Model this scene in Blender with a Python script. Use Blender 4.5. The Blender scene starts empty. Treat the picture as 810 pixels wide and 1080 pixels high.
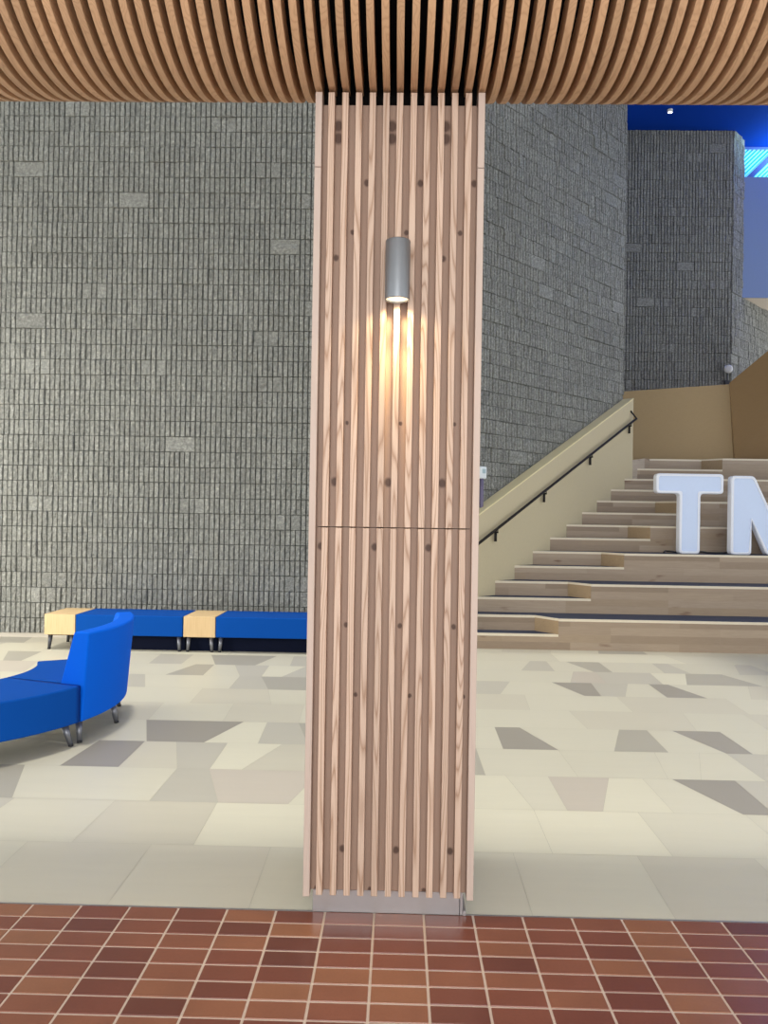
import bpy, bmesh, math, random
from mathutils import Vector, Matrix
random.seed(7)
PI = math.pi
C = bpy.context.scene.collection

# ------------------------------------------------------------------ helpers
def lin(c):
    c = c / 255.0
    return c / 12.92 if c <= 0.04045 else ((c + 0.055) / 1.055) ** 2.4
def rgb(r, g, b): return (lin(r), lin(g), lin(b), 1.0)

class MB:
    """collects shapes, builds ONE mesh object"""
    def __init__(self): self.v = []; self.f = []; self.m = []; self.s = []
    def add(self, vs, fs, mi=0, smooth=False):
        o = len(self.v); self.v += [tuple(p) for p in vs]
        for f in fs:
            self.f.append([i + o for i in f]); self.m.append(mi); self.s.append(smooth)
    def box(self, x0, x1, y0, y1, z0, z1, mi=0):
        self.add([(x0,y0,z0),(x1,y0,z0),(x1,y1,z0),(x0,y1,z0),(x0,y0,z1),(x1,y0,z1),(x1,y1,z1),(x0,y1,z1)],
                 [(0,3,2,1),(4,5,6,7),(0,1,5,4),(1,2,6,5),(2,3,7,6),(3,0,4,7)], mi)
    def prism(self, pts, z0, z1, mi=0):
        n = len(pts)
        self.add([(x,y,z0) for x,y in pts] + [(x,y,z1) for x,y in pts],
                 [tuple(range(n-1,-1,-1)), tuple(range(n,2*n))] + [(i,(i+1)%n,(i+1)%n+n,i+n) for i in range(n)], mi)
    def ring(self, prof, n, c=(0,0,0), mi=0, smooth=True, cap0=True, cap1=True, axis='z'):
        """lathe: prof = [(r, z)]"""
        vs = []
        for r, z in prof:
            for k in range(n):
                a = 2*PI*k/n
                if axis == 'z': vs.append((c[0]+r*math.cos(a), c[1]+r*math.sin(a), c[2]+z))
                else: vs.append((c[0]+r*math.cos(a), c[1]-z, c[2]+r*math.sin(a)))
        fs = []
        for j in range(len(prof)-1):
            for k in range(n): fs.append((j*n+k, j*n+(k+1)%n, (j+1)*n+(k+1)%n, (j+1)*n+k))
        self.add(vs, fs, mi, smooth)
        o = len(self.v) - len(vs)
        if cap0: self.f.append([o+k for k in range(n-1,-1,-1)]); self.m.append(mi); self.s.append(False)
        if cap1: self.f.append([o+(len(prof)-1)*n+k for k in range(n)]); self.m.append(mi); self.s.append(False)
    def tube(self, path, r0, r1=None, n=12, mi=0):
        r1 = r0 if r1 is None else r1
        P = [Vector(p) for p in path]; vs = []
        for i, p in enumerate(P):
            t = (P[min(i+1,len(P)-1)] - P[max(i-1,0)]).normalized()
            u = t.cross(Vector((0,0,1)) if abs(t.z) < .9 else Vector((1,0,0))).normalized(); w = t.cross(u)
            r = r0 + (r1-r0)*i/(len(P)-1)
            for k in range(n):
                a = 2*PI*k/n; vs.append(p + u*r*math.cos(a) + w*r*math.sin(a))
        fs = [(i*n+k, i*n+(k+1)%n, (i+1)*n+(k+1)%n, (i+1)*n+k) for i in range(len(P)-1) for k in range(n)]
        self.add(vs, fs, mi, True)
        o = len(self.v)-len(vs)
        for cap in ([o+k for k in range(n-1,-1,-1)], [o+(len(P)-1)*n+k for k in range(n)]):
            self.f.append(cap); self.m.append(mi); self.s.append(False)
    def build(self, name, mats, parent=None, bevel=0, seg=2, recalc=True, loc=None):
        me = bpy.data.meshes.new(name)
        me.from_pydata(self.v, [], self.f)
        if not isinstance(mats, (list, tuple)): mats = [mats]
        for m in mats: me.materials.append(m)
        me.polygons.foreach_set('material_index', self.m)
        me.polygons.foreach_set('use_smooth', self.s)
        if recalc:
            b = bmesh.new(); b.from_mesh(me); bmesh.ops.recalc_face_normals(b, faces=b.faces); b.to_mesh(me); b.free()
        me.update()
        o = bpy.data.objects.new(name, me); C.objects.link(o)
        if parent: o.parent = parent
        if loc: o.location = loc
        if bevel:
            md = o.modifiers.new('bevel', 'BEVEL'); md.width = bevel; md.segments = seg
            md.limit_method = 'ANGLE'; md.angle_limit = math.radians(40); md.harden_normals = False
        return o

def tag(o, label=None, cat=None, group=None, kind=None):
    if label: o['label'] = label
    if cat: o['category'] = cat
    if group: o['group'] = group
    if kind: o['kind'] = kind
    return o
def thing(name, label, cat, loc=(0,0,0), rz=0, group=None):
    o = bpy.data.objects.new(name, None); C.objects.link(o); o.location = loc; o.rotation_euler = (0,0,rz)
    o.empty_display_size = .1
    return tag(o, label, cat, group)
def dup(root, loc, rz, label=None):
    r = root.copy(); C.objects.link(r); r.location = loc; r.rotation_euler = (0,0,rz)
    if label: r['label'] = label
    for ch in list(root.children):
        c = ch.copy(); C.objects.link(c); c.parent = r
    return r

# ------------------------------------------------------------------ materials
class NT:
    def __init__(self, name):
        self.m = bpy.data.materials.new(name); self.m.use_nodes = True
        self.t = self.m.node_tree; self.b = self.t.nodes['Principled BSDF']
    def n(self, typ, **kw):
        nd = self.t.nodes.new(typ)
        for k, v in kw.items():
            if k.startswith('_'): setattr(nd, k[1:], v)
            else:
                key = int(k[1:]) if k[0] == 'i' and k[1:].isdigit() else k.replace('__', ' ')
                if hasattr(v, 'is_output'): self.t.links.new(v, nd.inputs[key])
                else: nd.inputs[key].default_value = v
        return nd
    def L(self, a, b): self.t.links.new(a, b)
    def math(self, op, a, b=0.0, c=0.0, clamp=False):
        nd = self.t.nodes.new('ShaderNodeMath'); nd.operation = op; nd.use_clamp = clamp
        for i, v in enumerate((a, b, c)):
            if hasattr(v, 'is_output'): self.L(v, nd.inputs[i])
            else: nd.inputs[i].default_value = v
        return nd.outputs[0]
    def mix(self, f, a, b, blend='MIX'):
        nd = self.t.nodes.new('ShaderNodeMix'); nd.data_type = 'RGBA'; nd.blend_type = blend
        for i, v in ((0, f), (6, a), (7, b)):
            if hasattr(v, 'is_output'): self.L(v, nd.inputs[i])
            else: nd.inputs[i].default_value = v
        return nd.outputs[2]
    def ramp(self, f, stops):
        nd = self.t.nodes.new('ShaderNodeValToRGB'); cr = nd.color_ramp
        while len(cr.elements) > 1: cr.elements.remove(cr.elements[0])
        cr.elements[0].position, cr.elements[0].color = stops[0]
        for p, c in stops[1:]:
            e = cr.elements.new(p); e.color = c
        self.L(f, nd.inputs[0]); return nd.outputs[0]
    def obj(self): return self.n('ShaderNodeTexCoord').outputs['Object']
    def scale(self, vec, s): return self.n('ShaderNodeMapping', Vector=vec, Scale=s).outputs[0]
    def noise(self, vec, sc, det=3, rough=.5):
        return self.n('ShaderNodeTexNoise', Vector=vec, Scale=sc, Detail=det, Roughness=rough).outputs[0]
    def island(self): return self.n('ShaderNodeNewGeometry').outputs['Random Per Island']
    def bump(self, h, strength=.3, dist=.01):
        self.L(self.n('ShaderNodeBump', Height=h, Strength=strength, Distance=dist).outputs[0], self.b.inputs['Normal'])
    def set(self, col=None, rough=.5, metal=0, spec=None, emis=None, es=0):
        if col is not None:
            if hasattr(col, 'is_output'): self.L(col, self.b.inputs['Base Color'])
            else: self.b.inputs['Base Color'].default_value = col
        if hasattr(rough, 'is_output'): self.L(rough, self.b.inputs['Roughness'])
        else: self.b.inputs['Roughness'].default_value = rough
        self.b.inputs['Metallic'].default_value = metal
        if spec is not None: self.b.inputs['Specular IOR Level'].default_value = spec
        if emis: self.b.inputs['Emission Color'].default_value = emis; self.b.inputs['Emission Strength'].default_value = es
        return self.m

def plain(name, col, rough=.5, metal=0, spec=None, grain=.04, sc=30):
    t = NT(name); nz = t.noise(t.obj(), sc, 3)
    k = t.math('MULTIPLY_ADD', nz, grain*2, 1-grain)
    c = t.mix(1.0, col, t.n('ShaderNodeCombineColor', Red=k, Green=k, Blue=k).outputs[0], 'MULTIPLY')
    t.bump(nz, .05, .002)
    return t.set(c, rough, metal, spec)

def wood(name, base, dark, along='z', ring=1.0, contrast=.6, rough=.55, vary=.12, freq=34):
    """long-grained wood; each loose piece gets its own cut of the log"""
    t = NT(name); o = t.obj(); r = t.island()
    off = t.n('ShaderNodeCombineXYZ', X=t.math('MULTIPLY', r, 17.3), Y=t.math('MULTIPLY', r, 31.7), Z=t.math('MULTIPLY', r, 53.1)).outputs[0]
    v = t.n('ShaderNodeVectorMath', _operation='ADD', i0=o, i1=off).outputs[0]
    s = {'z': (1,1,.055), 'x': (.055,1,1), 'y': (1,.055,1)}[along]
    w = t.scale(v, s)
    nz = t.noise(w, 7, 2, .5)
    rings = t.math('FRACT', t.math('MULTIPLY', nz, 30*ring))
    rings = t.math('POWER', t.math('ABSOLUTE', t.math('MULTIPLY_ADD', rings, 2.0, -1.0)), 3.0)
    fine = t.noise(t.scale(v, tuple(a*1.0 if a == 1 else .02 for a in s)), 260, 2, .6)
    f = t.math('ADD', t.math('MULTIPLY', rings, contrast), t.math('MULTIPLY', fine, .35), clamp=True)
    c = t.mix(f, base, dark)
    k = t.math('MULTIPLY_ADD', r, vary*2, 1-vary)
    c = t.mix(1.0, c, t.n('ShaderNodeCombineColor', Red=k, Green=k, Blue=k).outputs[0], 'MULTIPLY')
    t.bump(fine, .08, .002)
    return t.set(c, rough)

M = {}
M['slat'] = wood('ash_slat', rgb(210,184,163), rgb(156,122,98), 'z', 1.0, .75, vary=.08)
M['side'] = wood('ash_side', rgb(198,178,164), rgb(182,162,148), 'z', .5, .3, vary=.02)
M['slat_top'] = wood('ceiling_slat', rgb(202,164,126), rgb(160,120,86), 'y', .9, .4, vary=.13)
M['maple'] = wood('maple_veneer', rgb(226,196,148), rgb(206,172,122), 'z', .6, .35, vary=.03)
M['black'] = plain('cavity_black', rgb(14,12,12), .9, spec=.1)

def back_panel_mat():
    t = NT('recess_veneer'); o = t.obj()
    sep = t.n('ShaderNodeSeparateXYZ', Vector=o); X, Z = sep.outputs[0], sep.outputs[2]
    P = .222
    fine = t.noise(t.scale(o, (1,1,.02)), 200, 2)
    band = t.noise(t.scale(o, (1,1,.05)), 9, 2)
    c = t.mix(t.math('ADD', t.math('MULTIPLY', fine, .5), t.math('MULTIPLY', band, .5)), rgb(192,166,148), rgb(162,132,114))
    KN = [(-0.2766, 3.2533, 0.026),(-0.2758, 3.2021, 0.026),(-0.1548, 3.0177, 0.016),(-0.2777, 2.7056, 0.014),(-0.2105, 2.8125, 0.012),(-0.2687, 1.778, 0.02),(-0.2215, 2.0221, 0.009),(-0.321, 1.5104, 0.017),(-0.2121, 1.1869, 0.012),(-0.1683, 0.8997, 0.01),(-0.2131, 0.2639, 0.016),(-0.0969, 0.0989, 0.012)]
    acc = None
    wob = t.math('MULTIPLY_ADD', t.noise(o, 60, 2), .006, -.003)
    for x, z, r in KN:
        dx = t.math('SUBTRACT', t.math('FLOORED_MODULO', t.math('SUBTRACT', X, x - P/2), P), P/2)
        dx = t.math('ADD', dx, wob)
        dz = t.math('MULTIPLY', t.math('SUBTRACT', Z, z), .82)
        d = t.math('SQRT', t.math('ADD', t.math('MULTIPLY', dx, dx), t.math('MULTIPLY', dz, dz)))
        e = t.math('MULTIPLY', t.math('SUBTRACT', 1.0, t.math('DIVIDE', d, r)), 2.2, clamp=True)
        acc = e if acc is None else t.math('MAXIMUM', acc, e)
    c = t.mix(t.math('MULTIPLY', acc, .8), c, rgb(70,42,32))
    t.bump(fine, .06, .002)
    return t.set(c, .6)
M['recess'] = back_panel_mat()

def stone():
    t = NT('split_face_block'); o = t.obj(); r = t.island()
    n1 = t.noise(o, 28, 5, .7); n2 = t.noise(o, 110, 3, .7); big = t.noise(o, .7, 2)
    f = t.math('ADD', t.math('MULTIPLY', n1, .6), t.math('MULTIPLY', n2, .4))
    c = t.ramp(f, [(.3, rgb(100,102,97)), (.5, rgb(146,147,141)), (.68, rgb(206,206,198))])
    k = t.math('MULTIPLY_ADD', r, .22, t.math('MULTIPLY_ADD', big, .3, .74))
    c = t.mix(1.0, c, t.n('ShaderNodeCombineColor', Red=k, Green=k, Blue=k).outputs[0], 'MULTIPLY')
    t.bump(t.math('ADD', n1, t.math('MULTIPLY', n2, .5)), .9, .03)
    return t.set(c, .62, spec=.45)
M['stone'] = stone()
M['mortar'] = plain('mortar', rgb(52,52,50), .95)

def floor_mat(name, col):
    t = NT(name); o = t.obj(); r = t.island()
    n1 = t.noise(t.scale(o, (.35,3,1)), 6, 4, .6); n2 = t.noise(o, 130, 2)
    k = t.math('ADD', t.math('MULTIPLY_ADD', n1, .10, .93), t.math('ADD', t.math('MULTIPLY', r, .05), t.math('MULTIPLY', n2, .03)))
    c = t.mix(1.0, col, t.n('ShaderNodeCombineColor', Red=k, Green=k, Blue=k).outputs[0], 'MULTIPLY')
    return t.set(c, t.math('MULTIPLY_ADD', n1, .15, .32), spec=.4)
FT = [floor_mat('floor_tone_%d' % i, c) for i, c in enumerate([rgb(207,202,182), rgb(215,210,188), rgb(202,196,177),
      rgb(190,185,170), rgb(174,169,155), rgb(156,150,139), rgb(196,187,172)])]
M['grout'] = plain('floor_grout', rgb(192,188,172), .8)

def quarry():
    t = NT('quarry_tile'); o = t.obj(); r = t.island()
    n = t.noise(o, 5, 3); n2 = t.noise(o, 90, 3)
    c = t.ramp(r, [(0, rgb(116,68,56)), (.3, rgb(134,78,62)), (.6, rgb(146,88,68)), (.85, rgb(158,102,76)), (1, rgb(168,114,82))])
    c = t.mix(t.math('MULTIPLY', n, .5), c, rgb(92,52,42))
    k = t.math('MULTIPLY_ADD', n2, .2, .9)
    c = t.mix(1.0, c, t.n('ShaderNodeCombineColor', Red=k, Green=k, Blue=k).outputs[0], 'MULTIPLY')
    t.bump(n2, .08, .002)
    return t.set(c, .28, spec=.5)
M['quarry'] = quarry()
M['qgrout'] = plain('quarry_grout', rgb(214,194,176), .8)

def plank_mat():
    t = NT('stair_planks'); o = t.obj()
    sep = t.n('ShaderNodeSeparateXYZ', Vector=o)
    u = t.math('ADD', sep.outputs[0], t.math('MULTIPLY', sep.outputs[1], .7))
    v = t.n('ShaderNodeCombineXYZ', X=u, Y=t.math('ADD', sep.outputs[2], t.math('MULTIPLY', sep.outputs[1], 3.1))).outputs[0]
    vv = t.n('ShaderNodeCombineXYZ', X=u, Y=sep.outputs[2]).outputs[0]
    bk = t.n('ShaderNodeTexBrick', Vector=vv, Color1=(0,0,0,1), Color2=(1,1,1,1), Mortar=(.35,.35,.35,1), Scale=1.0,
             **{'Mortar__Size': .0012, 'Brick__Width': 1.35, 'Row__Height': .097, 'Bias': 0.0})
    bk.offset = .37; bk.offset_frequency = 3
    g = t.noise(t.scale(o, (.35,.35,9)), 9, 4, .6); g2 = t.noise(t.scale(o, (.5,.5,22)), 22, 3, .6)
    c = t.ramp(bk.outputs[0], [(0, rgb(128,106,84)), (.3, rgb(164,142,120)), (.7, rgb(184,164,142)), (1, rgb(150,124,92))])
    c = t.mix(t.math('MULTIPLY', g, .75), c, rgb(118,96,76))
    c = t.mix(t.math('MULTIPLY', g2, .4), c, rgb(206,190,166))
    # a few dark knot streaks
    kn = t.noise(t.scale(o, (.9,.9,4)), 2.1, 2)
    c = t.mix(t.math('MULTIPLY', t.math('SUBTRACT', kn, .68), 9, clamp=True), c, rgb(112,78,58))
    t.bump(g2, .05, .002)
    return t.set(c, .5)
M['plank'] = plank_mat()
M['endgrain'] = wood('tier_side_wood', rgb(170,146,114), rgb(134,112,84), 'x', 1, .5)
M['nosing'] = plain('nosing_wood', rgb(226,214,190), .45)
M['tread'] = plain('tread_navy', rgb(52,64,88), .6)
M['shade_dark'] = plain('underseat_shade', rgb(12,18,38), .8, spec=.1)  # near-black of the shade under the seats, as a colour
M['tan'] = wood('tan_panel', rgb(184,158,116), rgb(174,148,106), 'x', .3, .25, vary=.01)
M['parapet'] = plain('cream_paint', rgb(208,194,158), .6)
M['cap'] = plain('parapet_cap', rgb(242,228,180), .45)
M['rail'] = plain('bronze_rail', rgb(22,15,12), .5, .2)
M['blue_ceiling'] = plain('blue_paint', rgb(0,50,146), .8, spec=.08)
M['lavender'] = plain('lavender_panel', rgb(134,156,200), .5)
M['soffit'] = plain('soffit_cream', rgb(220,205,185), .6)
M['white'] = plain('white_paint', rgb(232,232,230), .5)
M['device'] = plain('device_plastic', rgb(236,242,244), .35)
M['conduit'] = plain('conduit_violet', rgb(120,112,140), .5)
M['steel'] = plain('brushed_steel', rgb(186,184,184), .32, .75)
M['leg'] = plain('leg_metal', rgb(128,130,138), .35, .7)
M['leg_dark'] = plain('leg_metal_dark', rgb(84,86,92), .4, .6)
M['lamp'] = plain('lamp_metal', rgb(138,142,146), .38, .7, grain=.02)
M['foot'] = plain('leg_glide', rgb(40,40,44), .6)

def fabric(name, col):
    t = NT(name); o = t.obj(); n = t.noise(o, 400, 2); n2 = t.noise(o, 3, 2)
    k = t.math('ADD', t.math('MULTIPLY_ADD', n, .16, .86), t.math('MULTIPLY', n2, .08))
    c = t.mix(1.0, col, t.n('ShaderNodeCombineColor', Red=k, Green=k, Blue=k).outputs[0], 'MULTIPLY')
    t.bump(n, .15, .001)
    m = t.set(c, .85, spec=.12)
    pass
    return m
M['navy'] = fabric('blue_upholstery', rgb(4,76,164))
M['royal'] = fabric('bright_blue_upholstery', rgb(0,100,226))
M['acrylic'] = plain('letter_face', rgb(206,222,250), .14, grain=.02, spec=.6)
M['letter_rim'] = plain('letter_rim', rgb(236,240,250), .3)
t = NT('lamp_lens'); M['lens'] = t.set(rgb(255,244,220), .4, emis=(1,.88,.62,1), es=1.15)
t = NT('spot_lens'); M['spot_lens'] = t.set(rgb(255,255,255), .4, emis=(.9,.95,1,1), es=30)
def sky_glass():
    t = NT('daylit_glass'); o = t.obj()
    n = t.noise(o, 2, 2)
    return t.set(rgb(40,150,190), .1, emis=(.02,.42,.62,1), es=.9)
M['glass'] = sky_glass()
t = NT('louvre_white'); M['louvre'] = t.set(rgb(150,240,250), .4, emis=(.25,.85,1,1), es=.75)
M['frame'] = plain('window_frame', rgb(96,120,196), .5)

# ------------------------------------------------------------------ camera
F = 811.0; H = 1.64
cam = bpy.data.cameras.new('camera'); co = bpy.data.objects.new('camera', cam); C.objects.link(co)
cam.sensor_fit = 'VERTICAL'; cam.sensor_height = 36.0; cam.lens = 36.0 * F / 1080.0
cam.clip_start = .05; cam.clip_end = 200
R = Matrix.Rotation(math.atan(16/F), 4, 'Z') @ Matrix.Rotation(PI/2 + math.atan(4/F), 4, 'X') @ Matrix.Rotation(math.radians(.9), 4, 'Z')
co.matrix_world = Matrix.Translation((0, 0, H)) @ R
bpy.context.scene.camera = co

# ------------------------------------------------------------------ cream floor
ROWS = [
  (3.190, 3.785, [(-1.798,-1.814),(-1.193,-1.197),(-0.599,-0.607),(0.577,0.583),(1.163,1.187)], [0,2,2,0,0,2]),
  (3.785, 4.349, [(-1.595,-1.587),(-0.991,-1.006),(0.777,0.783),(1.362,1.364),(1.966,1.962)], [0,2,1,1,0,0]),
  (4.349, 4.914, [(-2.181,-2.385),(-1.393,-1.397),(-1.001,-1.192),(-0.603,-0.477),(0.783,0.702),(0.972,0.972),(1.17,1.355),(1.567,1.568),(1.951,1.755),(2.13,2.148)], [4,0,3,6,1,0,6,1,0,5,3]),
  (4.914, 5.479, [(-2.157,-2.121),(-1.778,-1.793),(-1.398,-1.567),(-1.189,-1.2),(-0.982,-0.806),(-0.222,-0.116),(0.575,0.571),(1.164,1.154),(1.731,1.828),(1.938,2.144),(2.344,2.336)], [0,5,2,3,1,2,4,0,0,0,0,3]),
  (5.479, 6.043, [(-2.567,-2.683),(-1.782,-1.969),(-1.37,-1.199),(-0.982,-1.011),(-0.623,-0.764),(0.019,0.167),(0.764,0.773),(1.154,0.968),(1.548,1.742),(1.928,1.955),(2.336,2.154),(2.518,2.52)], [0,0,5,1,3,4,0,5,0,4,0,5,0]),
  (6.043, 6.607, [(-2.834,-2.936),(-1.958,-2.005),(-1.364,-1.398),(-0.765,-0.793),(0.093,0.181),(1.499,1.476),(2.344,2.441)], [0,2,0,2,0,0,2,0]),
  (6.607, 7.172, [(-2.77,-2.83),(-1.781,-1.811),(-1.076,-1.197),(0.018,0.106),(1.145,1.188),(2.023,2.037),(3.001,3.038)], [0,0,2,0,2,0,2,0]),
  (7.172, 7.737, [(-3.279,-3.443),(-2.526,-2.727),(-2.358,-2.545),(-1.566,-1.581),(-1.197,-1.363),(-0.071,-0.174),(0.965,1.133),(1.744,1.554),(1.9,1.945),(2.12,2.307),(2.505,2.516),(2.873,2.706),(3.278,3.501)], [0,2,3,0,3,4,3,0,5,3,0,5,0,2]),
  (7.737, 8.301, [(-3.782,-3.904),(-2.335,-2.173),(-1.956,-1.976),(-1.581,-1.75),(-1.363,-1.379),(-1.159,-0.978),(-0.079,0.016),(1.74,1.896),(2.101,2.132),(2.66,2.713),(2.898,3.088),(3.65,3.469)], [6,0,4,0,3,1,3,0,6,3,1,4,0]),
  (8.301, 8.866, [(-4.29,-4.517),(-4.092,-4.127),(-2.69,-2.731),(-2.338,-2.355),(-1.966,-2.146),(-1.533,-1.387),(-1.153,-1.189),(0.22,0.125),(1.339,1.528),(1.696,1.712),(2.115,1.94),(2.314,2.311),(2.873,2.917),(3.151,3.087),(3.668,3.856),(4.065,4.03)], [0,4,0,3,0,4,0,3,0,3,0,4,0,3,0,3,0]),
  (8.866, 9.430, [(-3.672,-3.731),(-1.958,-1.968),(-0.258,-0.218),(1.864,1.866),(3.321,3.244)], [0,1,0,0,1,0]),
]

rows = [tuple(r) for r in ROWS]
for k in range(3):                                         # rows beyond the last readable one
    a = rows[-1][1]; rows.append((a, a + .5645, [(0.1, 0.12)], [0, 0]))
fl = MB(); g = .001
for (a, b, J, T) in rows:
    J = list(J); T = list(T)
    while J[0][0] > -9.5:
        s = J[0][0] - .59; sl = random.choice([-.12, 0, .02, .12]); J.insert(0, (s, s + sl)); T.insert(0, random.choice([0,0,0,2,3,4]))
    while J[-1][0] < 10.5:
        s = J[-1][0] + .59; sl = random.choice([-.12, 0, .02, .12]); J.append((s, s + sl)); T.append(random.choice([0,0,0,2,3,4]))
    for i in range(len(J) - 1):
        (p0, p1), (q0, q1) = J[i], J[i+1]
        fl.add([(p0+g, a+g, 0), (q0-g, a+g, 0), (q1-g, b-g, 0), (p1+g, b-g, 0)], [(0,1,2,3)], T[i+1])
n0 = len(FT)
fl.box(-10, 11, 3.19, 18.8, -.12, -.0015, n0)
tag(fl.build('floor', FT + [M['grout']]), kind='structure')

# red quarry tile floor
q = MB()
for i in range(-27, 27):
    for j in range(0, 52):
        x0 = .126 + .203*i; y1 = 3.185 - .0985*j
        a, b, c, d = x0+.003, x0+.2, y1-.0955, y1-.003
        z = random.uniform(-.0006, .0004); e = .003
        q.add([(a,c,z-.006),(b,c,z-.006),(b,d,z-.006),(a,d,z-.006),(a+e,c+e,z),(b-e,c+e,z),(b-e,d-e,z),(a+e,d-e,z)],
              [(4,5,6,7),(0,1,5,4),(1,2,6,5),(2,3,7,6),(3,0,4,7)], 0)
q.box(-5.6, 5.6, -2.0, 3.19, -.12, -.003, 1)
tag(q.build('floor', [M['quarry'], M['qgrout']]), kind='structure')
s = MB(); s.box(-10, 11, 3.183, 3.1895, -.01, .0012)
tag(s.build('trim_1', M['steel']), kind='structure')

# ------------------------------------------------------------------ split-face block walls
def stone_wall(name, p0, p1, z0, z1, seed, rel=1.0):
    rnd = random.Random(seed)
    p0 = Vector((p0[0], p0[1], 0)); p1 = Vector((p1[0], p1[1], 0))
    d = (p1 - p0); Lg = d.length; d.normalize(); nrm = Vector((d.y, -d.x, 0))      # towards the viewer
    ch, rw, bl = .1965, .0655, .393
    mb = MB()
    nz = int(math.ceil((z1 - z0)/ch))
    for r in range(nz):
        za = z0 + r*ch; zb = min(za + ch, z1)
        x = -rnd.choice([0, 2, 3, 4]) * rw
        while x < Lg:
            k = rnd.random(); off = rnd.uniform(-.009, .010)
            n = 6; flat = k > .93
            if rnd.random() < .05: n = 5
            w = n*rw
            cuts = [0, n] if (flat and k > .975) else ([0, 2, 3, 5, n] if flat else list(range(n+1)))
            for c0, c1 in zip(cuts[:-1], cuts[1:]):
                a = max(0, x + c0*rw); b = min(Lg, x + c1*rw)
                if b - a < .012: continue
                o = off + rnd.uniform(-.006, .006)
                ga = .005 if c0 else .006; gb = .005 if c1 < n else .006
                dep = .036
                # rib: wide at the root, rough narrower face
                vs = []
                for (u0, u1, v0, v1, w_) in ((a+ga*.3, b-gb*.3, za+.001, zb-.001, 0.0),
                                             (a+ga, b-gb, za+.0035, zb-.0035, dep*.75+o),
                                             (a+ga+.006, b-gb-.006, za+.006, zb-.006, dep+o)):
                    for (u, v) in ((u0,v0),(u1,v0),(u1,v1),(u0,v1)):
                        p = p0 + d*u + nrm*(w_ + (rel*rnd.uniform(-.006,.004) if w_ > dep*.8 else 0)); vs.append((p.x, p.y, v))
                for f_ in (.33, .66):                      # broken face: two rough ridges across the rib
                    vz = za + ch*(f_ + rnd.uniform(-.1,.1))
                    for u in (a+ga+.006, b-gb-.006):
                        p = p0 + d*u + nrm*(dep + o + rnd.uniform(-.010,.011)*rel); vs.append((p.x, p.y, min(vz, zb-.007)))
                mb.add(vs, [(8,9,13,12),(12,13,15,14),(14,15,10,11),(5,6,10,15,13,9),(7,4,8,12,14,11),(4,5,9,8),(6,7,11,10)] + [(i, (i+1)%4, (i+1)%4+4, i+4) for i in range(4)], 0)
            x += w
    q0, q1 = p0 + nrm*.004, p1 + nrm*.004
    b0, b1 = p0 - nrm*.2, p1 - nrm*.2
    mb.prism([(q0.x,q0.y),(q1.x,q1.y),(b1.x,b1.y),(b0.x,b0.y)], z0, z1, 1)
    o = mb.build(name, [M['stone'], M['mortar']], recalc=False)
    return tag(o, kind='structure')
ZC = 10.07
stone_wall('wall_left', (-8.2, 9.86), (.325, 9.86), .06, ZC, 3)
stone_wall('wall_middle', (.29, 9.87), (3.83, 13.41), .06, ZC, 5, .5)
stone_wall('wall_back', (3.6, 16.72), (7.08, 16.72), 2.7, ZC, 9, .4)
stone_wall('wall_right', (7.08, 16.72), (7.50, 17.14), 6.58, ZC, 11, .4)
stone_wall('wall_right', (7.08, 16.72), (9.6, 19.24), 2.7, 6.575, 12, .4)
w = MB(); w.box(-8.2, .32, 9.86, 10.06, 0, .06)
tag(w.build('baseboard_left', plain('base_course', rgb(196,190,176), .7)), kind='structure')
w = MB(); w.prism([(3.83,13.41),(3.99,13.27),(3.99,16.9),(3.6,16.9),(3.6,13.7)], 2.7, ZC)   # return of the corner, hidden from the front
w = MB(); w.box(-8.4, -8.2, 3.2, 10.0, 0, ZC); tag(w.build('wall_side', M['white']), kind='structure')

# ------------------------------------------------------------------ hall ceiling, upper room, window
w = MB(); w.prism([(-8.4,9.4),(3.8,9.4),(3.8,3.4),(16,3.4),(16,22),(-8.4,22)], ZC, ZC+.2)
tag(w.build('ceiling', M['blue_ceiling']), kind='structure')
w = MB(); w.box(7.46, 13.5, 17.1, 22, 6.58, 9.25, 0)
w.add([(7.47,17.11,6.575),(13.5,17.11,6.575),(13.5,22,6.575),(7.47,22,6.575)], [(0,1,2,3)], 1)
tag(w.build('wall_upper', [M['lavender'], M['soffit']], recalc=False), kind='structure')
win = MB(); X0, Y0, Z0 = 7.56, 17.42, 9.25
for (a, b, c, d) in ((X0, X0+.05, Z0, ZC), (X0, 12.5, ZC-.05, ZC), (X0, 12.5, Z0, Z0+.05), (12.45, 12.5, Z0, ZC)):
    win.box(a, b, Y0, Y0+.08, c, d)
wo = tag(win.build('window_1', M['frame']), kind='structure')
p = MB(); p.box(X0+.04, 12.46, Y0+.09, Y0+.11, Z0+.04, ZC-.04); p.build('window_pane', M['glass'], wo)
lv = MB(); br = MB()
def diag(mb, xs, half, y0, y1, z0, z1, rise=1.0):
    n = [(xs-half, z0), (xs+half, z0), (xs+half+(z1-z0)*rise, z1), (xs-half+(z1-z0)*rise, z1)]
    mb.add([(x, y0, z) for x, z in n] + [(x, y1, z) for x, z in n], [(3,2,1,0),(4,5,6,7),(0,1,5,4),(1,2,6,5),(2,3,7,6),(3,0,4,7)])
for k in range(-9, 52):
    xs = X0 + .05 + k*.095
    if xs < X0 + .05:
        zz = Z0 + .05 + (X0 + .05 - xs)
        if zz < ZC - .1: diag(lv, X0+.08, .022, Y0+.03, Y0+.05, zz, ZC-.05)
    elif xs + .8 < 12.4: diag(lv, xs, .026, Y0+.03, Y0+.05, Z0+.05, ZC-.05)
lv.build('louvre', M['louvre'], wo)
for k in range(5): diag(br, X0+.12+k*1.05, .075, Y0, Y0+.028, Z0+.05, ZC-.05, 1.0)
br.build('window_brace', M['frame'], wo)

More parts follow.
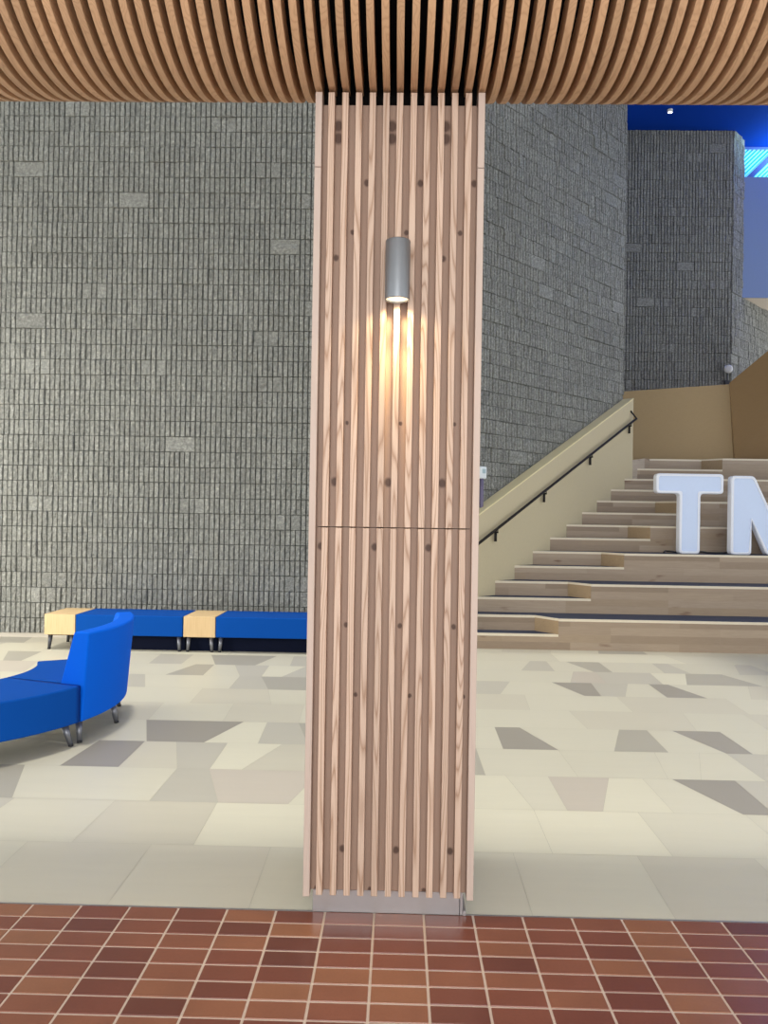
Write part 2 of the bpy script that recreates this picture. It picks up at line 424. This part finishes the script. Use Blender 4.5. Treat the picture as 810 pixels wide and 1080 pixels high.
# ------------------------------------------------------------------ slatted bulkhead (rounded lip over the passage)
CX = -.0218; PI_ = .0555; SW = .0272
def profile(r_in):
    """underside of the lip, from the hall side round to the near side; r_in = inset from the face"""
    pts = []
    for k in range(0, 19):                                 # hall side quarter, radius .736
        a = -PI/2*k/18; r = .736 - r_in
        pts.append((3.028 + r*math.cos(a), 4.104 + r*math.sin(a)))
    for k in range(1, 19):                                 # near side quarter, radius .504
        a = -PI/2 - PI/2*k/18; r = .504 - r_in
        pts.append((3.028 + r*math.cos(a), 3.872 + r*math.sin(a)))
    return [(3.764 - r_in, 6.3)] + pts + [(2.524 + r_in, 4.3)]
outer, inner = profile(0), profile(.10)
sl = MB()
n = len(outer)
for k in range(-80, 81):
    x0 = CX + k*PI_ - SW/2; x1 = x0 + SW
    vs = [(x0,y,z) for y,z in outer] + [(x1,y,z) for y,z in outer] + [(x1,y,z) for y,z in inner] + [(x0,y,z) for y,z in inner]
    fs = []
    for i in range(n-1):
        fs += [(i, i+1, n+i+1, n+i), (n+i, n+i+1, 2*n+i+1, 2*n+i), (2*n+i, 2*n+i+1, 3*n+i+1, 3*n+i), (3*n+i, 3*n+i+1, i+1, i)]
    fs += [(0, n, 2*n, 3*n), (n-1, 4*n-1, 3*n-1, 2*n-1)]
    sl.add(vs, fs)
ce = tag(sl.build('ceiling', M['slat_top']), kind='structure')
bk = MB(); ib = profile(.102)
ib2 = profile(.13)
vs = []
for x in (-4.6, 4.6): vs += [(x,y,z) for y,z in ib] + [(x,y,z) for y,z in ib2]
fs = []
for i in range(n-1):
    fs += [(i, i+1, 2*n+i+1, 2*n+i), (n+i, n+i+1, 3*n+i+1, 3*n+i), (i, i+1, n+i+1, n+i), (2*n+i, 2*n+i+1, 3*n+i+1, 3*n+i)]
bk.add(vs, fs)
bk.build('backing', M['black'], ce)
w = MB(); w.box(-4.6, 4.6, -6, 2.65, 4.25, 4.4)
tag(w.build('ceiling', M['white']), kind='structure')
w = MB(); w.box(-10, 11, 3.4, 3.62, 6.3, 11)
w.box(-10, -4.6, 3.4, 3.62, 4.2, 6.3); w.box(4.6, 11, 3.4, 3.62, 4.2, 6.3)
tag(w.build('wall_front', M['white']), kind='structure')

# ------------------------------------------------------------------ slatted column
col = thing('slatted_column', 'tall square column clad in pale vertical wooden slats, standing at the edge of the red tile floor', 'column', (CX, 3.12, 0))
W2 = .345; ZT = 3.363; ZB = .098; ZS = 1.591
def colbuild(mb, name, m, bevel=0, seg=1):
    mb.v = [(x - CX, y - 3.12, z) for x, y, z in mb.v]
    return mb.build(name, m, col, bevel=bevel, seg=seg)
for (a, b) in ((ZS+.0025, ZT), (ZB, ZS-.0025)):
    mb = MB()
    for k in range(-5, 6):
        x = CX + k*PI_ + (0.0004*k); mb.box(x-.0127, x+.0127, 3.12, 3.176, a, b)
    colbuild(mb, 'slat_panel', M['slat'], .0012)
for sgn in (-1, 1):
    for (a, b) in ((3.058, ZT), (ZB-.006, 3.0555)):
        mb = MB(); xa = CX + sgn*W2; xb = xa - sgn*.027
        pr = [(3.118, a), (3.78, a), (3.78, b), (3.118, b)] if b < 3.2 else [(3.118, a), (3.78, a), (3.78, 3.95), (3.74, 3.9), (3.60, 3.62), (3.40, 3.45), (3.20, ZT+.02), (3.118, ZT)]
        xl, xh = min(xa,xb), max(xa,xb); nn = len(pr)
        mb.add([(xl,y,z) for y,z in pr] + [(xh,y,z) for y,z in pr], [tuple(range(nn)), tuple(range(2*nn-1,nn-1,-1))] + [(i,(i+1)%nn,(i+1)%nn+nn,i+nn) for i in range(nn)])
        colbuild(mb, 'side_panel', M['side'], .0015)
# recess board; baked in world coordinates of x through its own origin shift
for (a, b) in ((ZS+.0015, 3.34), (.0955, ZS-.0015)):
    mb = MB(); mb.box(CX-W2+.0272, CX+W2-.0272, 3.177, 3.195, a, b)
    bp = mb.build('recess_panel', M['recess']); bp.parent = col; bp.matrix_parent_inverse = Matrix.Translation((-CX, -3.12, 0))
mb = MB(); mb.box(CX-W2+.03, CX+W2-.03, 3.76, 3.778, .1, 3.95); colbuild(mb, 'rear_panel', M['side'])
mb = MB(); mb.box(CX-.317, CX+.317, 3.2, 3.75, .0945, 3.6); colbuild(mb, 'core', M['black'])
mb = MB(); mb.box(CX-.311, CX+.295, 3.180, 3.72, 0.0005, .094)
colbuild(mb, 'plinth', M['steel'], .002)
mb = MB(); mb.box(CX+.297, CX+.309, 3.182, 3.72, 0.0005, .093); mb.box(CX+.309, CX+.322, 3.176, 3.72, .0005, .02)
colbuild(mb, 'plinth_edge', M['steel'], .001)

# lamp
LX, LY = -.0213, 3.058
lamp = thing('wall_lamp', 'grey metal cylinder downlight mounted high on the slatted wooden column', 'lamp', (LX, LY, 2.5))
mb = MB(); mb.ring([(.0455,.0), (.0493,.0), (.0495,.003), (.0495,.232), (.0485,.235), (.0, .235)], 48, cap0=False, cap1=False)
mb.ring([(.0455,.0), (.0455,.03)], 48, cap0=False, cap1=False)
mb.build('lamp_body', M['lamp'], lamp, recalc=False)
mb = MB(); mb.ring([(.0, .006), (.0454,.006)], 48, cap0=False, cap1=False); mb.build('lens', M['lens'], lamp, recalc=False)
mb = MB(); mb.box(-.03, .03, .046, .0615, .05, .19); mb.build('bracket', M['lamp'], lamp, bevel=.002)

# ------------------------------------------------------------------ stairs
ST = thing('bleacher_staircase', 'wide wooden bleacher staircase with seating tiers and narrow steps along its left side', 'staircase', (4, 9.65, 0))
D0, T1, RS = 9.64, .3065, .194
def pl(d): return d - 9.23                                 # plan line of the diagonal parapet face
def stb(mb, name, m, parent=ST, bevel=0):
    if parent is ST or True: mb.v = [(x-4, y-9.65, z) for x, y, z in mb.v]
    return mb.build(name, m, parent, bevel=bevel)
XR = 10.2
for k in range(1, 8):
    d = D0 + 2*T1*(k-1); d2 = d + T1; d3 = d + 2*T1; Xk = [0,2.01,2.56,3.17,3.73,4.34,4.94,5.54][k]
    zt = 2*k*RS; zs = (2*k-1)*RS
    back = d3 if k < 7 else 16.75
    bl = pl(back) if k < 7 else 3.6
    body = [(Xk, d), (XR, d), (XR, back), (bl, back)] + ([(pl(13.5), 13.5)] if k == 7 else []) + [(pl(d2), d2), (Xk-.24, d2)]
    mb = MB(); mb.prism(body, 0, zt-.03)
    tier = stb(mb, 'tier', M['plank'])
    # slanted end of the tier above the small step
    e = MB(); s0 = (Xk, d); s1 = (Xk-.24, d2)
    e.add([(s0[0]-.004, s0[1]-.004, zs), (s1[0]-.004, s1[1]-.004, zs), (s1[0]-.004, s1[1]-.004, zt-.026), (s0[0]-.004, s0[1]-.004, zt-.026),
           (s0[0]+.01, s0[1]+.01, zs), (s1[0]+.01, s1[1]+.01, zs), (s1[0]+.01, s1[1]+.01, zt-.026), (s0[0]+.01, s0[1]+.01, zt-.026)],
          [(0,1,2,3),(4,7,6,5),(0,4,5,1),(1,5,6,2),(2,6,7,3),(3,7,4,0)])
    stb(e, 'tier_side', M['endgrain'])
    # light nosing along the whole front edge, then the dark tread
    path = [(pl(d2), d2), (Xk-.24, d2), (Xk, d), (XR, d)]
    nw = .035
    inn = [(pl(d2), d2+nw), (Xk-.24+.012, d2+nw), (Xk+.012, d+nw), (XR, d+nw)]
    nm = MB()
    for i in range(3):
        a, b = path[i], path[i+1]; c2, d_ = inn[i+1], inn[i]
        nm.prism([a, b, c2, d_], zt-.03, zt)
    stb(nm, 'nosing', M['nosing'])
    tr = MB(); tr.prism([inn[0], inn[1], inn[2], inn[3], (XR, back), (bl, back)] + ([(pl(13.5), 13.5)] if k == 7 else []), zt-.03, zt-.002)
    stb(tr, 'tread', M['tread'] if k < 7 else M['plank'])
    mb = MB(); mb.prism([(pl(d), d), (Xk-.001, d), (Xk-.241, d2), (pl(d2), d2)], 0, zs-.03)
    stb(mb, 'step', M['plank'])
    mb = MB(); mb.prism([(pl(d), d-.001), (Xk-.001, d-.001), (Xk-.001-.027, d+nw), (pl(d)+nw, d+nw)], zs-.03, zs)
    stb(mb, 'nosing', M['nosing'])
    mb = MB(); mb.prism([(pl(d)+nw, d+nw), (Xk-.028, d+nw), (Xk-.245, d2), (pl(d2), d2)], zs-.03, zs-.002)
    stb(mb, 'tread', M['tread'])

# diagonal parapet beside the steps
pp = thing('stair_parapet', 'cream sloping wall with a pale cap climbing beside the steps', 'parapet', (1, 10.2, 0))
def ztop(d): return 1.70 + .70*(d - 10.32)
def para(d0, d1, thick, zlo, zhi, out=0.0):
    """slanted slab along the diagonal: zlo/zhi functions of d"""
    vs = []
    for d, (o) in ((d0, 0), (d1, 0)):
        for t_ in (-out, thick):
            x = pl(d) - t_*.7071; y = d + t_*.7071
            vs += [(x-1, y-10.2, zlo(d)), (x-1, y-10.2, zhi(d))]
    return vs, [(0,4,5,1),(2,3,7,6),(1,5,7,3),(0,2,6,4),(0,1,3,2),(4,6,7,5)]
mb = MB(); v_, f_ = para(9.45, 13.2, .19, lambda d: 0.0, lambda d: ztop(d)-.02); mb.add(v_, f_); mb.build('parapet_body', M['parapet'], pp)
mb = MB(); v_, f_ = para(9.45, 13.2, .20, lambda d: ztop(d)-.02, lambda d: ztop(d), .003); mb.add(v_, f_); mb.build('cap', M['cap'], pp)
hr = thing('handrail', 'thin dark bronze handrail on brackets along the cream diagonal stair wall', 'handrail', (1, 10.2, 0))
def railpt(d, off=.075, dz=-.345): return (pl(d) + off*.7071 - 1, d - off*.7071 - 10.2, ztop(d) + dz)
mb = MB()
e1 = Vector(railpt(13.18))
mb.tube([railpt(9.7), railpt(11.5), tuple(e1)], .019)
mb.tube([tuple(e1), (e1.x - .10, e1.y + .0, e1.z + .13)], .013)
mb.build('rail', M['rail'], hr)
for px_d in (9.72, 10.52, 11.32, 12.2, 13.06):
    a = railpt(px_d); b = railpt(px_d, 0.0)
    mb = MB()
    mb.tube([(a[0], a[1], a[2]), (a[0], a[1], a[2]-.055), (b[0], b[1], b[2]-.055)], .014)
    mb.tube([((a[0]+b[0])/2, (a[1]+b[1])/2, a[2]-.05), ((a[0]+b[0])/2, (a[1]+b[1])/2, a[2]-.18)], .019)
    mb.build('bracket', M['rail'], hr)

# tan timber walls at the head of the stairs
tw = thing('landing_wall', 'low tan panelled wall facing front across the head of the stairs', 'wall', (5.3, 15, 2.72))
mb = MB(); mb.prism([(4.1-5.3, 15.72-15), (6.75-5.3, 14.2-15+.0), (6.75-5.3, 14.4-15), (4.1-5.3, 15.95-15)], 0, 1.49)
mb.build('panel', M['tan'], tw)
tw2 = thing('landing_wall', 'tan panelled wall with its shade painted in, rising to the right at the head of the stairs', 'wall', (6.2, 14.3, 2.72))
def P2(x, y, z): return (x-6.2, y-14.3, z-2.72)
mb = MB()
mb.add([P2(6.17,14.28,2.72), P2(8.6,13.65,2.72), P2(8.6,13.65,6.5), P2(6.085,14.36,4.21), P2(6.27,14.6,2.72), P2(8.7,13.9,2.72), P2(8.7,13.9,6.5), P2(6.19,14.64,4.21)],
       [(0,1,2,3),(4,7,6,5),(0,4,5,1),(1,5,6,2),(2,6,7,3),(3,7,4,0)])
mb.build('panel', wood('tan_panel_shaded', rgb(136,106,62), rgb(128,98,56), 'x', .3, .25, vary=.01), tw2)  # face turned from the light: its shade is put into the colour

# ------------------------------------------------------------------ white letters on the third tier
def rounded_poly(pts, r, n=4):
    out = []; m = len(pts)
    for i in range(m):
        p0, p, p1 = (Vector(pts[i-1]), Vector(pts[i]), Vector(pts[(i+1) % m]))
        a = (p0-p).normalized(); b = (p1-p).normalized()
        dd = min(r, (p0-p).length*.45, (p1-p).length*.45)
        A = p + a*dd; B = p + b*dd
        for k in range(n+1):
            t = k/n; out.append(tuple((A*(1-t)**2 + p*2*t*(1-t) + B*t*t)))
    return out
def inset(pts, d):
    m = len(pts); out = []
    for i in range(m):
        p0, p, p1 = Vector(pts[i-1]), Vector(pts[i]), Vector(pts[(i+1) % m])
        e0 = (p-p0).normalized(); e1 = (p1-p).normalized()
        n0 = Vector((-e0.y, e0.x)); n1 = Vector((-e1.y, e1.x))
        k = (n0+n1); k = k / max(.4, k.dot(n0))
        out.append(tuple(p + k*d))
    return out
def letter(name, label, pts, loc):
    """pts counter-clockwise in x,z. rim shell with a recessed face"""
    L = thing(name, label, 'letter sign', loc, 0, 'large white letters on the stairs')
    dp = .13; o_ = rounded_poly(pts, .055); i_ = rounded_poly(inset(pts, .036), .035)
    b = bmesh.new()
    def loop(pp, y): return [b.verts.new((x, y, z)) for x, z in pp]
    A = loop(o_, .012); A2 = loop(inset(o_, .010), 0); I0 = loop(i_, 0); I1 = loop(i_, .014); Bk = loop(o_, dp)
    n = len(o_)
    for a_, b_ in ((Bk, A), (A, A2), (A2, I0), (I0, I1)):
        for k in range(n): b.faces.new((a_[k], a_[(k+1)%n], b_[(k+1)%n], b_[k]))
    b.faces.new(Bk); b.normal_update()
    bmesh.ops.triangulate(b, faces=[f for f in b.faces if len(f.verts) > 4])
    bmesh.ops.recalc_face_normals(b, faces=b.faces)
    me = bpy.data.meshes.new('rim'); b.to_mesh(me); b.free(); me.materials.append(M['letter_rim'])
    o = bpy.data.objects.new('rim', me); C.objects.link(o); o.parent = L
    b = bmesh.new(); vs = [b.verts.new((x, .013, z)) for x, z in i_]
    vs2 = [b.verts.new((x, .02, z)) for x, z in i_]
    b.faces.new(vs); b.faces.new(list(reversed(vs2)))
    for k in range(n): b.faces.new((vs[k], vs2[k], vs2[(k+1)%n], vs[(k+1)%n]))
    b.normal_update()
    bmesh.ops.triangulate(b, faces=[f for f in b.faces if len(f.verts) > 4])
    bmesh.ops.recalc_face_normals(b, faces=b.faces)
    me = bpy.data.meshes.new('face'); b.to_mesh(me); b.free(); me.materials.append(M['acrylic'])
    o = bpy.data.objects.new('letter_face', me); C.objects.link(o); o.parent = L
    return L
ZL = 3*2*RS + .0005
hT = 1.145
T_ = [(.335,0), (.63,0), (.63,.86), (.955,.86), (.955,hT), (0,hT), (0,.86), (.335,.86)]
letter('letter_t', 'white letter T with a pale blue face, standing on the third seating tier', T_, (3.665, 11.05, ZL))
hM = 1.125; wM = 1.31
M_ = [(0,0), (.295,0), (.295,.50), (.51,0), (.80,0), (1.015,.50), (1.015,0), (wM,0), (wM,hM), (.985,hM), (wM/2,.42), (.325,hM), (0,hM)]
letter('letter_m', 'white letter M with a pale blue face, cut off by the right edge', M_, (4.73, 11.05, ZL))
mb = MB(); pts = []
for k in range(40):
    x = 3.80 + k*.033
    pts.append((x - 3.8, .20 + .03*math.sin(k*.7) , .012 + .014*max(0, math.sin(k*.45))))
pts = [(-.02, .0, .012), (.03, .08, .03), (.08, .19, .03)] + pts[3:]
mb.tube(pts, .012, n=8)
cb = mb.build('power_cable', M['foot'], loc=(3.8, 11.05, ZL)); tag(cb, 'black cable lying on the tier around the foot of the white letter T', 'cable')

# ------------------------------------------------------------------ small fittings
dv = thing('control_box', 'small white rounded control box on the grey stone wall just right of the column', 'wall device', (1.12, 10.53, 2.25))
dv.rotation_euler = (0, 0, PI/4)
mb = MB(); mb.box(-.075, .075, -.035, .02, -.085, .085); mb.build('housing', M['device'], dv, bevel=.022, seg=3)
mb = MB(); mb.box(-.03, .04, -.04, -.034, -.01, .05); mb.build('display', plain('display_grey', rgb(176,200,206), .3), dv, bevel=.003)
mb = MB(); mb.tube([(.0, .0, -.08), (.0, .0, -.75)], .028); mb.build('conduit', M['conduit'], dv)
sp = thing('wall_light', 'small round white light on the far stone wall above the tan wall', 'wall light', (7.0, 16.6, 4.9))
mb = MB(); mb.ring([(.0,.05), (.05,.055), (.085,.035), (.09,0), (.06,-.04), (0,-.05)], 24, axis='y', cap0=False, cap1=False); mb.build('head', M['white'], sp)
mb = MB(); mb.tube([(0,.03,-.06), (0,.04,-.3)], .014); mb.box(-.05,.05,.02,.075,-.36,-.24); mb.build('bracket', M['leg_dark'], sp)
cs = thing('ceiling_spotlight', 'small bright white spotlight on the dark blue ceiling', 'spotlight', (5.43, 15.85, ZC))
mb = MB(); mb.ring([(.05,0), (.05,-.06), (.035,-.06)], 20, cap0=False, cap1=False); mb.build('housing', M['white'], cs)
mb = MB(); mb.ring([(0,-.055), (.045,-.055)], 20, cap0=False, cap1=False); mb.build('lens', M['spot_lens'], cs)

# ------------------------------------------------------------------ benches along the stone wall
def leg(mb_parent, x, y, h, lean=(0,0), m='leg', r0=.026, r1=.017):
    mb = MB(); mb.tube([(x, y, h), (x+lean[0]*.9, y+lean[1]*.9, .014)], r0, r1, 16)
    o = mb.build('leg', M[m], mb_parent)
    mb = MB(); mb.tube([(x+lean[0]*.9, y+lean[1]*.9, .016), (x+lean[0], y+lean[1], 0.0005)], r1*1.05, r1*1.05, 14)
    mb.build('glide', M['foot'], o)
def bench(name, label, cat, x0, x1, m, grp, legm='leg'):
    wd = x1-x0
    b = thing(name, label, cat, ((x0+x1)/2, 9.3, 0), 0, grp)
    mb = MB(); mb.box(-wd/2, wd/2, -.3, .3, .178, .42); mb.build('seat' if 'bench' in name else 'box', m, b, bevel=.012 if 'bench' in name else .004, seg=3)
    mb = MB(); mb.box(-wd/2+.03, wd/2-.03, -.27, .27, .168, .179); mb.build('base_board', M['black'], b)
    if legm == 'leg':
        mb = MB(); mb.box(-wd/2+.0, wd/2-.0, -.19, .27, .0006, .167); mb.build('shade_block', M['shade_dark'], b)  # dark panel added to stand in for the shade under the seat
    for sx in (-1, 1):
        for sy in ((-1, 1) if legm != 'leg' else (-1,)): leg(b, sx*(wd/2-.055), sy*.25, .17, (sx*.012, sy*.012), legm)
    return b
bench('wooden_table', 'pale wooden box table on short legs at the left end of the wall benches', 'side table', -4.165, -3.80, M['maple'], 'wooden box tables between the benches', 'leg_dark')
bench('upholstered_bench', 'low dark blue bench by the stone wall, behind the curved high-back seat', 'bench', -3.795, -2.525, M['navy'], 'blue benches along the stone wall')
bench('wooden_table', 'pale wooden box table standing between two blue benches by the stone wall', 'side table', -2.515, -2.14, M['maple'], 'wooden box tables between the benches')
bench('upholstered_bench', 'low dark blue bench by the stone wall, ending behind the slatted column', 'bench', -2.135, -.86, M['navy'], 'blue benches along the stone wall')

# ------------------------------------------------------------------ curved lounge seating, centre of the ring at (-3.555, 5.8)
RC = (-3.555, 5.8)
def sector(mb, a0, a1, prof, n=24, mi=0):
    """prof: closed list of (r, z) swept from a0 to a1 degrees"""
    m = len(prof); vs = []
    for k in range(n+1):
        a = math.radians(a0 + (a1-a0)*k/n)
        for r, z in prof: vs.append((r*math.cos(a), r*math.sin(a), z))
    fs = [(k*m+i, k*m+(i+1)%m, (k+1)*m+(i+1)%m, (k+1)*m+i) for k in range(n) for i in range(m)]
    fs += [tuple(range(m-1,-1,-1)), tuple(range(n*m, n*m+m))]
    mb.add(vs, fs, mi, False)
def rprof(pts, r=.015): return rounded_poly(pts, r, 3)
def arc_seat(name, label, cat, a0, a1, back, rin=.745, rout=1.42):
    t = thing(name, label, cat, (RC[0], RC[1], 0), 0, 'curved blue lounge seats')
    g_ = .25
    mb = MB(); sector(mb, a0+g_, a1-g_, rprof([(rin,.16), (rout if not back else 1.225,.16), (rout if not back else 1.225,.42), (rin,.42)]))
    o = mb.build('seat', M['navy'], t)
    if back:
        mb = MB(); sector(mb, a0+g_, a1-g_, rounded_poly([(1.228,.16), (1.425,.16), (1.475,.79), (1.345,.79), (1.228,.40)], .02, 4), 32)
        o = mb.build('backrest', M['royal'], t, bevel=.012, seg=3)
    for o_ in t.children:
        for p_ in o_.data.polygons: p_.use_smooth = True
        md = o_.modifiers.new('wn', 'WEIGHTED_NORMAL')
        if hasattr(o_.data, 'set_sharp_from_angle'): o_.data.set_sharp_from_angle(angle=math.radians(35))
    mb = MB(); sector(mb, a0+3, a1-3, [(rin+.04,.15), (rout-.05,.15), (rout-.05,.161), (rin+.04,.161)]); mb.build('base_board', M['black'], t)
    for (r, ang, ta) in ((rout-.075, a0+3.0, -1), (rout-.075, a1-3.0, 1), (rin+.07, a0+5, -1), (rin+.07, a1-5, 1)) + (((rout-.06, (a0+a1)/2, 0),) if back else ()):
        a = math.radians(ang); er = Vector((math.cos(a), math.sin(a))); et = Vector((-er.y, er.x))
        out = .035 if r > 1 else -.03
        ln = er*out + et*(.03*ta)
        leg(t, er.x*r, er.y*r, .155, (ln.x, ln.y), 'leg', .026, .017)
    return t
arc_seat('curved_sofa', 'bright blue curved seat with a high outer backrest, facing away towards the left', 'sofa', -18.5, 29.5, True)
arc_seat('curved_bench', 'backless dark blue curved bench cut off by the left edge, beside the high-back seat', 'bench', -66.5, -18.5, False)

# ------------------------------------------------------------------ light
def area(name, loc, rot, sx, sy, e, col=(1,1,1), spread=None):
    l = bpy.data.lights.new(name, 'AREA'); l.shape = 'RECTANGLE'; l.size = sx; l.size_y = sy; l.energy = e; l.color = col
    if spread: l.spread = spread
    o = bpy.data.objects.new(name, l); C.objects.link(o); o.location = loc; o.rotation_euler = rot; return o
W = bpy.data.worlds.new('sky'); bpy.context.scene.world = W; W.use_nodes = True
bg = W.node_tree.nodes['Background']; bg.inputs[0].default_value = (.93,.97,1,1); bg.inputs[1].default_value = 1.5
sn = bpy.data.lights.new('skylight_sun', 'SUN'); sn.energy = 1.5; sn.angle = math.radians(5); sn.color = (1,.96,.86)
so = bpy.data.objects.new('skylight_sun', sn); C.objects.link(so); so.rotation_euler = (math.radians(1.1), math.radians(0), 0)
area('entrance_daylight', (0, -4.5, 1.9), (math.radians(90), 0, 0), 3.2, 3.2, 225, (1,.985,.97))
area('side_fill', (-7.6, 6.0, 1.9), (math.radians(90), 0, math.radians(-32)), 2.5, 2.4, 330, (1,.95,.88))  # unseen lamp added to brighten the lower left stone wall
area('window_daylight', (9.7, 16.9, 9.3), (math.radians(180), 0, 0), 2.4, .4, 170, (.55,.9,1))
sp_ = bpy.data.lights.new('lamp_beam', 'SPOT'); sp_.energy = 4.5; sp_.spot_size = math.radians(146); sp_.spot_blend = .5; sp_.color = (1,.76,.42); sp_.shadow_soft_size = .012
o = bpy.data.objects.new('lamp_beam', sp_); C.objects.link(o); o.location = (LX, LY, 2.502); o.rotation_euler = (math.radians(6), 0, 0)

sq = bpy.data.lights.new('lamp_beam_core', 'SPOT'); sq.energy = 31; sq.spot_size = math.radians(66); sq.spot_blend = 1.0; sq.color = (1,.74,.38); sq.shadow_soft_size = .02
o = bpy.data.objects.new('lamp_beam_core', sq); C.objects.link(o); o.location = (LX, LY, 2.502); o.rotation_euler = (math.radians(9), 0, 0)
S = bpy.context.scene
S.view_settings.view_transform = 'Standard'; S.view_settings.look = 'None'
S.view_settings.gamma = 1; S.view_settings.exposure = 0; S.view_settings.use_curve_mapping = False
